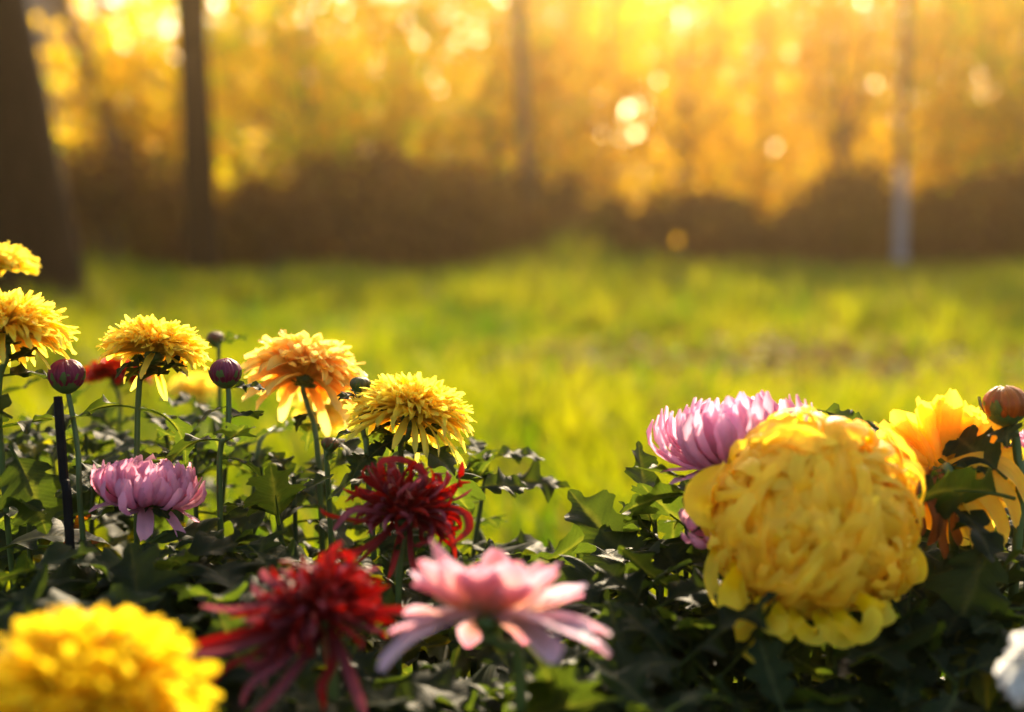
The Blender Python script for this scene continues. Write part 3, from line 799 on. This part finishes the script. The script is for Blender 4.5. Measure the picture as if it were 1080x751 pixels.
red("red spidery flower with long arms low in front", 335, 655, .80, (-.2, .1, .95), .038, 120,
    [([(325, 655, .8), (270, 668, .78), (225, 675, .765), (185, 682, .76)], .012), ([(320, 662, .79), (262, 682, .77), (215, 690, .76), (180, 676, .76)], .010),
     ([(345, 650, .8), (385, 650, .79), (425, 648, .78), (455, 665, .77)], .011), ([(320, 640, .79), (280, 642, .77), (240, 646, .76), (212, 640, .76)], .012), ([(325, 668, .79), (300, 700, .77), (268, 722, .76), (255, 745, .76)], .009),
     ([(340, 668, .79), (312, 705, .77), (285, 735, .76), (262, 758, .76)], .010), ([(318, 662, .79), (270, 692, .77), (238, 708, .76), (216, 738, .76)], .009), ([(350, 665, .79), (365, 700, .78), (378, 735, .77), (385, 755, .77)], .011),
     ([(345, 640, .8), (355, 610, .8), (352, 590, .8), (362, 572, .8)], .014), ([(350, 645, .8), (372, 618, .8), (374, 590, .8), (360, 580, .8)], .013), ([(340, 640, .8), (340, 612, .8), (345, 592, .8), (352, 583, .8)], .012),
     ([(325, 640, .8), (300, 625, .79), (282, 612, .79), (278, 600, .79)], .011), ([(345, 660, .79), (350, 700, .78), (338, 725, .77), (340, 750, .77)], .009), ([(330, 660, .8), (280, 700, .78), (262, 700, .775), (258, 692, .77)], .012)],
    leaves=3, stem_r=.003)
flower("small blurred red flower between the two purple buds", 124, 400, 1.42, (0, .1, 1), pompon(.031, 150, (.30, .012, .010), (.55, .05, .03), 112), M['red_petal'], leaves=4)

# buds
def bud_mesh(r, c0, c1, n=24, tall=1.0):
    b = MB()
    for i in range(n):
        top = U(.08, .5); t = np.linspace(0, 1, 9)
        tau = lerp(2.5, top, t); ph = i * 2.39996 + .15 * np.sin(t * 3)
        rho = r * (1 + .05 * U(-1, 1) + .06 * np.sin(np.pi * t))
        er = np.stack([np.sin(tau) * np.cos(ph), np.sin(tau) * np.sin(ph), np.cos(tau) * tall], -1)
        C = er * rho[:, None]; T = np.gradient(C, axis=0); T /= np.linalg.norm(T, axis=1)[:, None]
        S = np.cross(T, er); S /= np.linalg.norm(S, axis=1)[:, None]
        u = np.linspace(-1, 1, 5); w = r * .27 * np.sin(np.pi * np.clip(t * .8 + .14, 0, 1)) ** .6
        P = C[:, None] + (u[None] * w[:, None])[..., None] * S[:, None] - (.14 * r * u[None] ** 2 * np.ones(9)[:, None])[..., None] * er[:, None]
        edge = np.abs(u)[None, :, None] ** 3 * .5 + (t ** 3)[:, None, None] * .5
        b.grid(P, lerp(np.array(c0), np.array(c1), edge) * U(.8, 1.2), rnd=rng.random() * 7)
    th, ph = np.meshgrid(np.linspace(0, np.pi, 12), np.linspace(0, 2 * np.pi, 18), indexing='ij')
    b.grid(np.stack([np.sin(th) * np.cos(ph), np.sin(th) * np.sin(ph), np.cos(th) * tall], -1) * r * .9, np.array(c0))
    return b.mesh("bloom")


PUR, PURE = (.15, .008, .028), (.48, .10, .16)
bud = dict(name="chrysanthemum_bud", cat="bud", calyx=BUDCALYX, stem_r=.0018, leaf_hi=.8, lsize=.05)


def add_bud(label, px, py, d, axis, r, c0, c1, tall=.95, **kw):
    o = {**bud, 'calyx': calyx_mesh(r * .95, True), **kw}
    flower(label, px, py, d, axis, bud_mesh(r, c0, c1, tall=tall), M['red_petal'], **o)


add_bud("dark purple bud above the black stake at the left", 70, 396, 1.03, (0, .05, 1), .0125, PUR, PURE, via=[(73, 412, 1.03), (80, 470, 1.03), (86, 560, 1.03)], leaves=2, leaf_hi=.6)
add_bud("dark purple bud on a straight stem left of the orange flower", 238, 393, 1.04, (0, .05, 1), .0110, PUR, PURE, via=[(240, 412, 1.04), (238, 460, 1.04), (231, 505, 1.05)], leaves=7, leaf_hi=.78)
add_bud("green bud on a straight stem right of the orange flower", 380, 405, 1.05, (.05, .05, 1), .0072, (.10, .09, .02), (.24, .19, .05), tall=.75, via=[(382, 425, 1.05), (381, 460, 1.05), (386, 500, 1.05)], leaves=7, leaf_hi=.9, lsize=.035)
add_bud("tiny brown bud under the orange flower", 348, 468, 1.08, (.1, .05, 1), .0062, (.14, .06, .02), (.26, .14, .05), tall=.8, via=[(347, 490, 1.08)], leaves=2, leaf_hi=.95, lsize=.03)
add_bud("small blurred brown bud beside the small yellow flower", 227, 357, 1.30, (0, .05, 1), .0075, (.14, .05, .02), (.30, .14, .06), tall=.85, via=[(229, 380, 1.30)], leaves=2)
add_bud("orange red bud at the right edge above serrated leaves", 1060, 426, .99, (-.05, .05, 1), .0150, (.40, .085, .02), (.62, .30, .06), tall=.85, via=[(1066, 445, .99), (1074, 480, .99), (1076, 540, .99)], leaves=3, stem_r=.003, leaf_lo=.5, leaf_hi=.8)

# stake
b = MB()
p0, p1 = ground(76, 1.0), at(61, 418, 1.0)
pts = spline([Vector((at(80, 640, 1.0).x, at(80, 640, 1.0).y, -.05)), at(75, 600, 1.0), at(67, 500, 1.0), p1], 12)
b.tube(pts, [.0034] * 11 + [.0031], (1, 1, 1), 8)
st = tag(link("plant_stake", b.mesh("plant_stake", smooth=False), mat=M['stake']), "straight black stake standing beside the dark purple bud", "stake")

# ------------------------------------------------------------------ leafy plants
def plant(label, shoots, n=13, size=.125, dry=0):
    xs = [at(x, y + (22 if n > 11 else -8), d) for x, y, d in shoots]
    base = sum((Vector((p.x, p.y, 0)) for p in xs), Vector()) / len(xs) + Vector((0, .02, .02))
    root = tag(empty("chrysanthemum_plant", base), label, "plant", "leafy chrysanthemum plants in the bed")
    for p in xs:
        q = base + Vector((U(-.03, .03), U(-.03, .03), 0))
        P = spline([q, lerp(q, p, .45) + Vector((0, 0, .06)), p], 20)
        b = MB(); b.tube(P - np.array(base), np.linspace(.0035, .0018, 20), (.06, .085, .025), 6)
        link("stem", b.mesh("stem"), root, mat=M['stem'])
        a0 = U(0, 6.28)
        for k in range(n):
            f = lerp(.42, 1.0, (k + .3) / n)
            place_leaf(root, P[min(19, int(f * 19.5))], a0 + k * 2.4 + U(-.3, .3), lerp(-.4, .4, f ** 3) + U(-.35, .35), size * lerp(1.15, .6, f ** 3) * U(.65, 1.35), U(-.5, .5), random.choice(YELLOWED) if random.random() < .05 else None)
    for p in xs:
        for k in range(3):
            place_leaf(root, p - Vector((0, 0, .005 * k)), k * 2.1 + U(-.4, .4), U(.1, .8), size * U(.38, .6), U(-.5, .5))
    for k in range(dry):
        p = random.choice(xs)
        place_leaf(root, p - Vector((0, .02, U(.03, .09))), U(3.6, 5.8), U(-.8, .1), size * .8, U(-.8, .8), random.choice(DRY))
    return root


PLANTS = [
    ("leafy plant at the left edge under the yellow flowers", [(-10, 480, 1.15), (15, 470, 1.2), (40, 455, 1.25), (-15, 540, 1.0), (30, 535, 1.05)], 0, 11, .10),
    ("leafy plant behind the black stake and purple bud", [(90, 465, 1.25), (120, 460, 1.3), (55, 480, 1.3), (100, 500, 1.15)], 1, 11, .10),
    ("leafy plant between the small yellow flower and the second purple bud", [(175, 465, 1.22), (205, 470, 1.15), (240, 480, 1.2), (150, 480, 1.25)], 0, 11, .10),
    ("leafy plant under the orange flower", [(275, 500, 1.2), (310, 510, 1.15), (345, 505, 1.2), (290, 535, 1.05)], 0, 11, .09),
    ("leafy plant under the lemon yellow flower", [(395, 500, 1.2), (440, 505, 1.18), (480, 515, 1.2), (515, 490, 1.2)], 0, 11, .09),
    ("dark leafy plant left of the black stake near the bottom", [(10, 600, .92), (35, 640, .85), (60, 620, .9), (-20, 660, .8)], 1),
    ("dark leafy plant under the pink flower by the stake", [(120, 580, .96), (165, 590, .95), (205, 575, .97), (140, 640, .85)], 1),
    ("leafy plant between the pink flower and the two red ones", [(235, 560, 1.0), (275, 570, .98), (315, 575, 1.0), (255, 610, .9), (225, 620, .88)], 0),
    ("low leafy plant under the long armed red flower", [(215, 700, .82), (270, 715, .8), (340, 720, .82), (400, 700, .86), (180, 660, .86)], 2),
    ("leafy plant right of the dark red flower", [(470, 580, 1.05), (520, 560, 1.15), (545, 590, 1.1), (500, 610, 1.0)], 0),
    ("low leafy plant under the open pink and white flower", [(440, 715, .84), (500, 715, .86), (560, 700, .9), (610, 715, .84)], 2),
    ("sparse leafy plant in the gap between the pink white and golden flowers", [(590, 610, 1.1), (625, 600, 1.1), (610, 650, 1.0), (650, 660, .95)], 1),
    ("dark leafy plant left of the big golden flower", [(665, 570, 1.0), (700, 550, 1.05), (720, 590, .97), (690, 620, .92), (735, 640, .92)], 0),
    ("dark leafy plant under the lilac pink flower", [(690, 520, 1.08), (725, 505, 1.1), (750, 520, 1.05)], 0),
    ("low dark leafy plant at the bottom left of the big golden flower", [(665, 690, .86), (715, 680, .86), (760, 690, .86), (700, 730, .8)], 2),
    ("dark leafy plant under the big golden flower", [(800, 690, .9), (850, 690, .92), (895, 680, .92), (830, 730, .82)], 1),
    ("dark leafy plant right of the big golden flower", [(945, 620, .95), (985, 620, .93), (1020, 600, .95), (960, 680, .88), (1010, 690, .86)], 0),
    ("leafy plant behind the amber flower at the right", [(880, 450, 1.12), (905, 470, 1.12), (1010, 500, 1.1)], 0),
    ("leafy plant at the right edge under the orange red bud", [(1050, 560, 1.0), (1085, 560, 1.0), (1060, 620, .92), (1095, 640, .9)], 0),
]
roots = [plant(lab, sh, *more, dry=dr) for lab, sh, dr, *more in PLANTS]
# leaves the photo shows one by one: plant, pixel of the stalk, depth, azimuth, elevation, length
for pi, (px, py, d), az, el, size, roll, kind in [(6, (175, 560, .98), 3.5, -.45, .085, .3, 0), (6, (150, 575, .96), 4.6, -.9, .08, -.2, 6), (7, (225, 610, .92), 6.0, -.3, .075, .5, 4), (7, (262, 575, .98), 5.4, -.2, .06, -.3, 1),
                                                  (12, (728, 590, .95), 3.5, -.25, .085, .5, 0), (14, (775, 655, .90), 3.4, -.3, .09, .6, 2), (12, (735, 520, 1.0), 3.3, .0, .06, .8, 1), (10, (660, 735, .78), 3.4, -.05, .07, .9, 6),
                                                  (18, (1062, 505, .96), 2.2, .55, .062, -.9, 1), (18, (1070, 525, .95), 3.25, .28, .085, 1.0, 4), (16, (1050, 560, .93), 4.0, -.6, .09, -.2, 0), (16, (960, 610, .92), 4.4, -.7, .09, .2, 6),
                                                  (9, (500, 515, 1.1), .4, .1, .05, .6, 1), (17, (860, 432, 1.06), -.3, -.1, .045, .7, 4), (0, (10, 470, 1.0), 5.6, -.7, .07, .3, 0), (5, (60, 600, .92), 3.6, .1, .075, .7, 4), (15, (880, 690, .9), 4.6, -.8, .09, .1, 0)]:
    place_leaf(roots[pi], at(px, py, d), az, el, size, roll, LEAVES[kind])
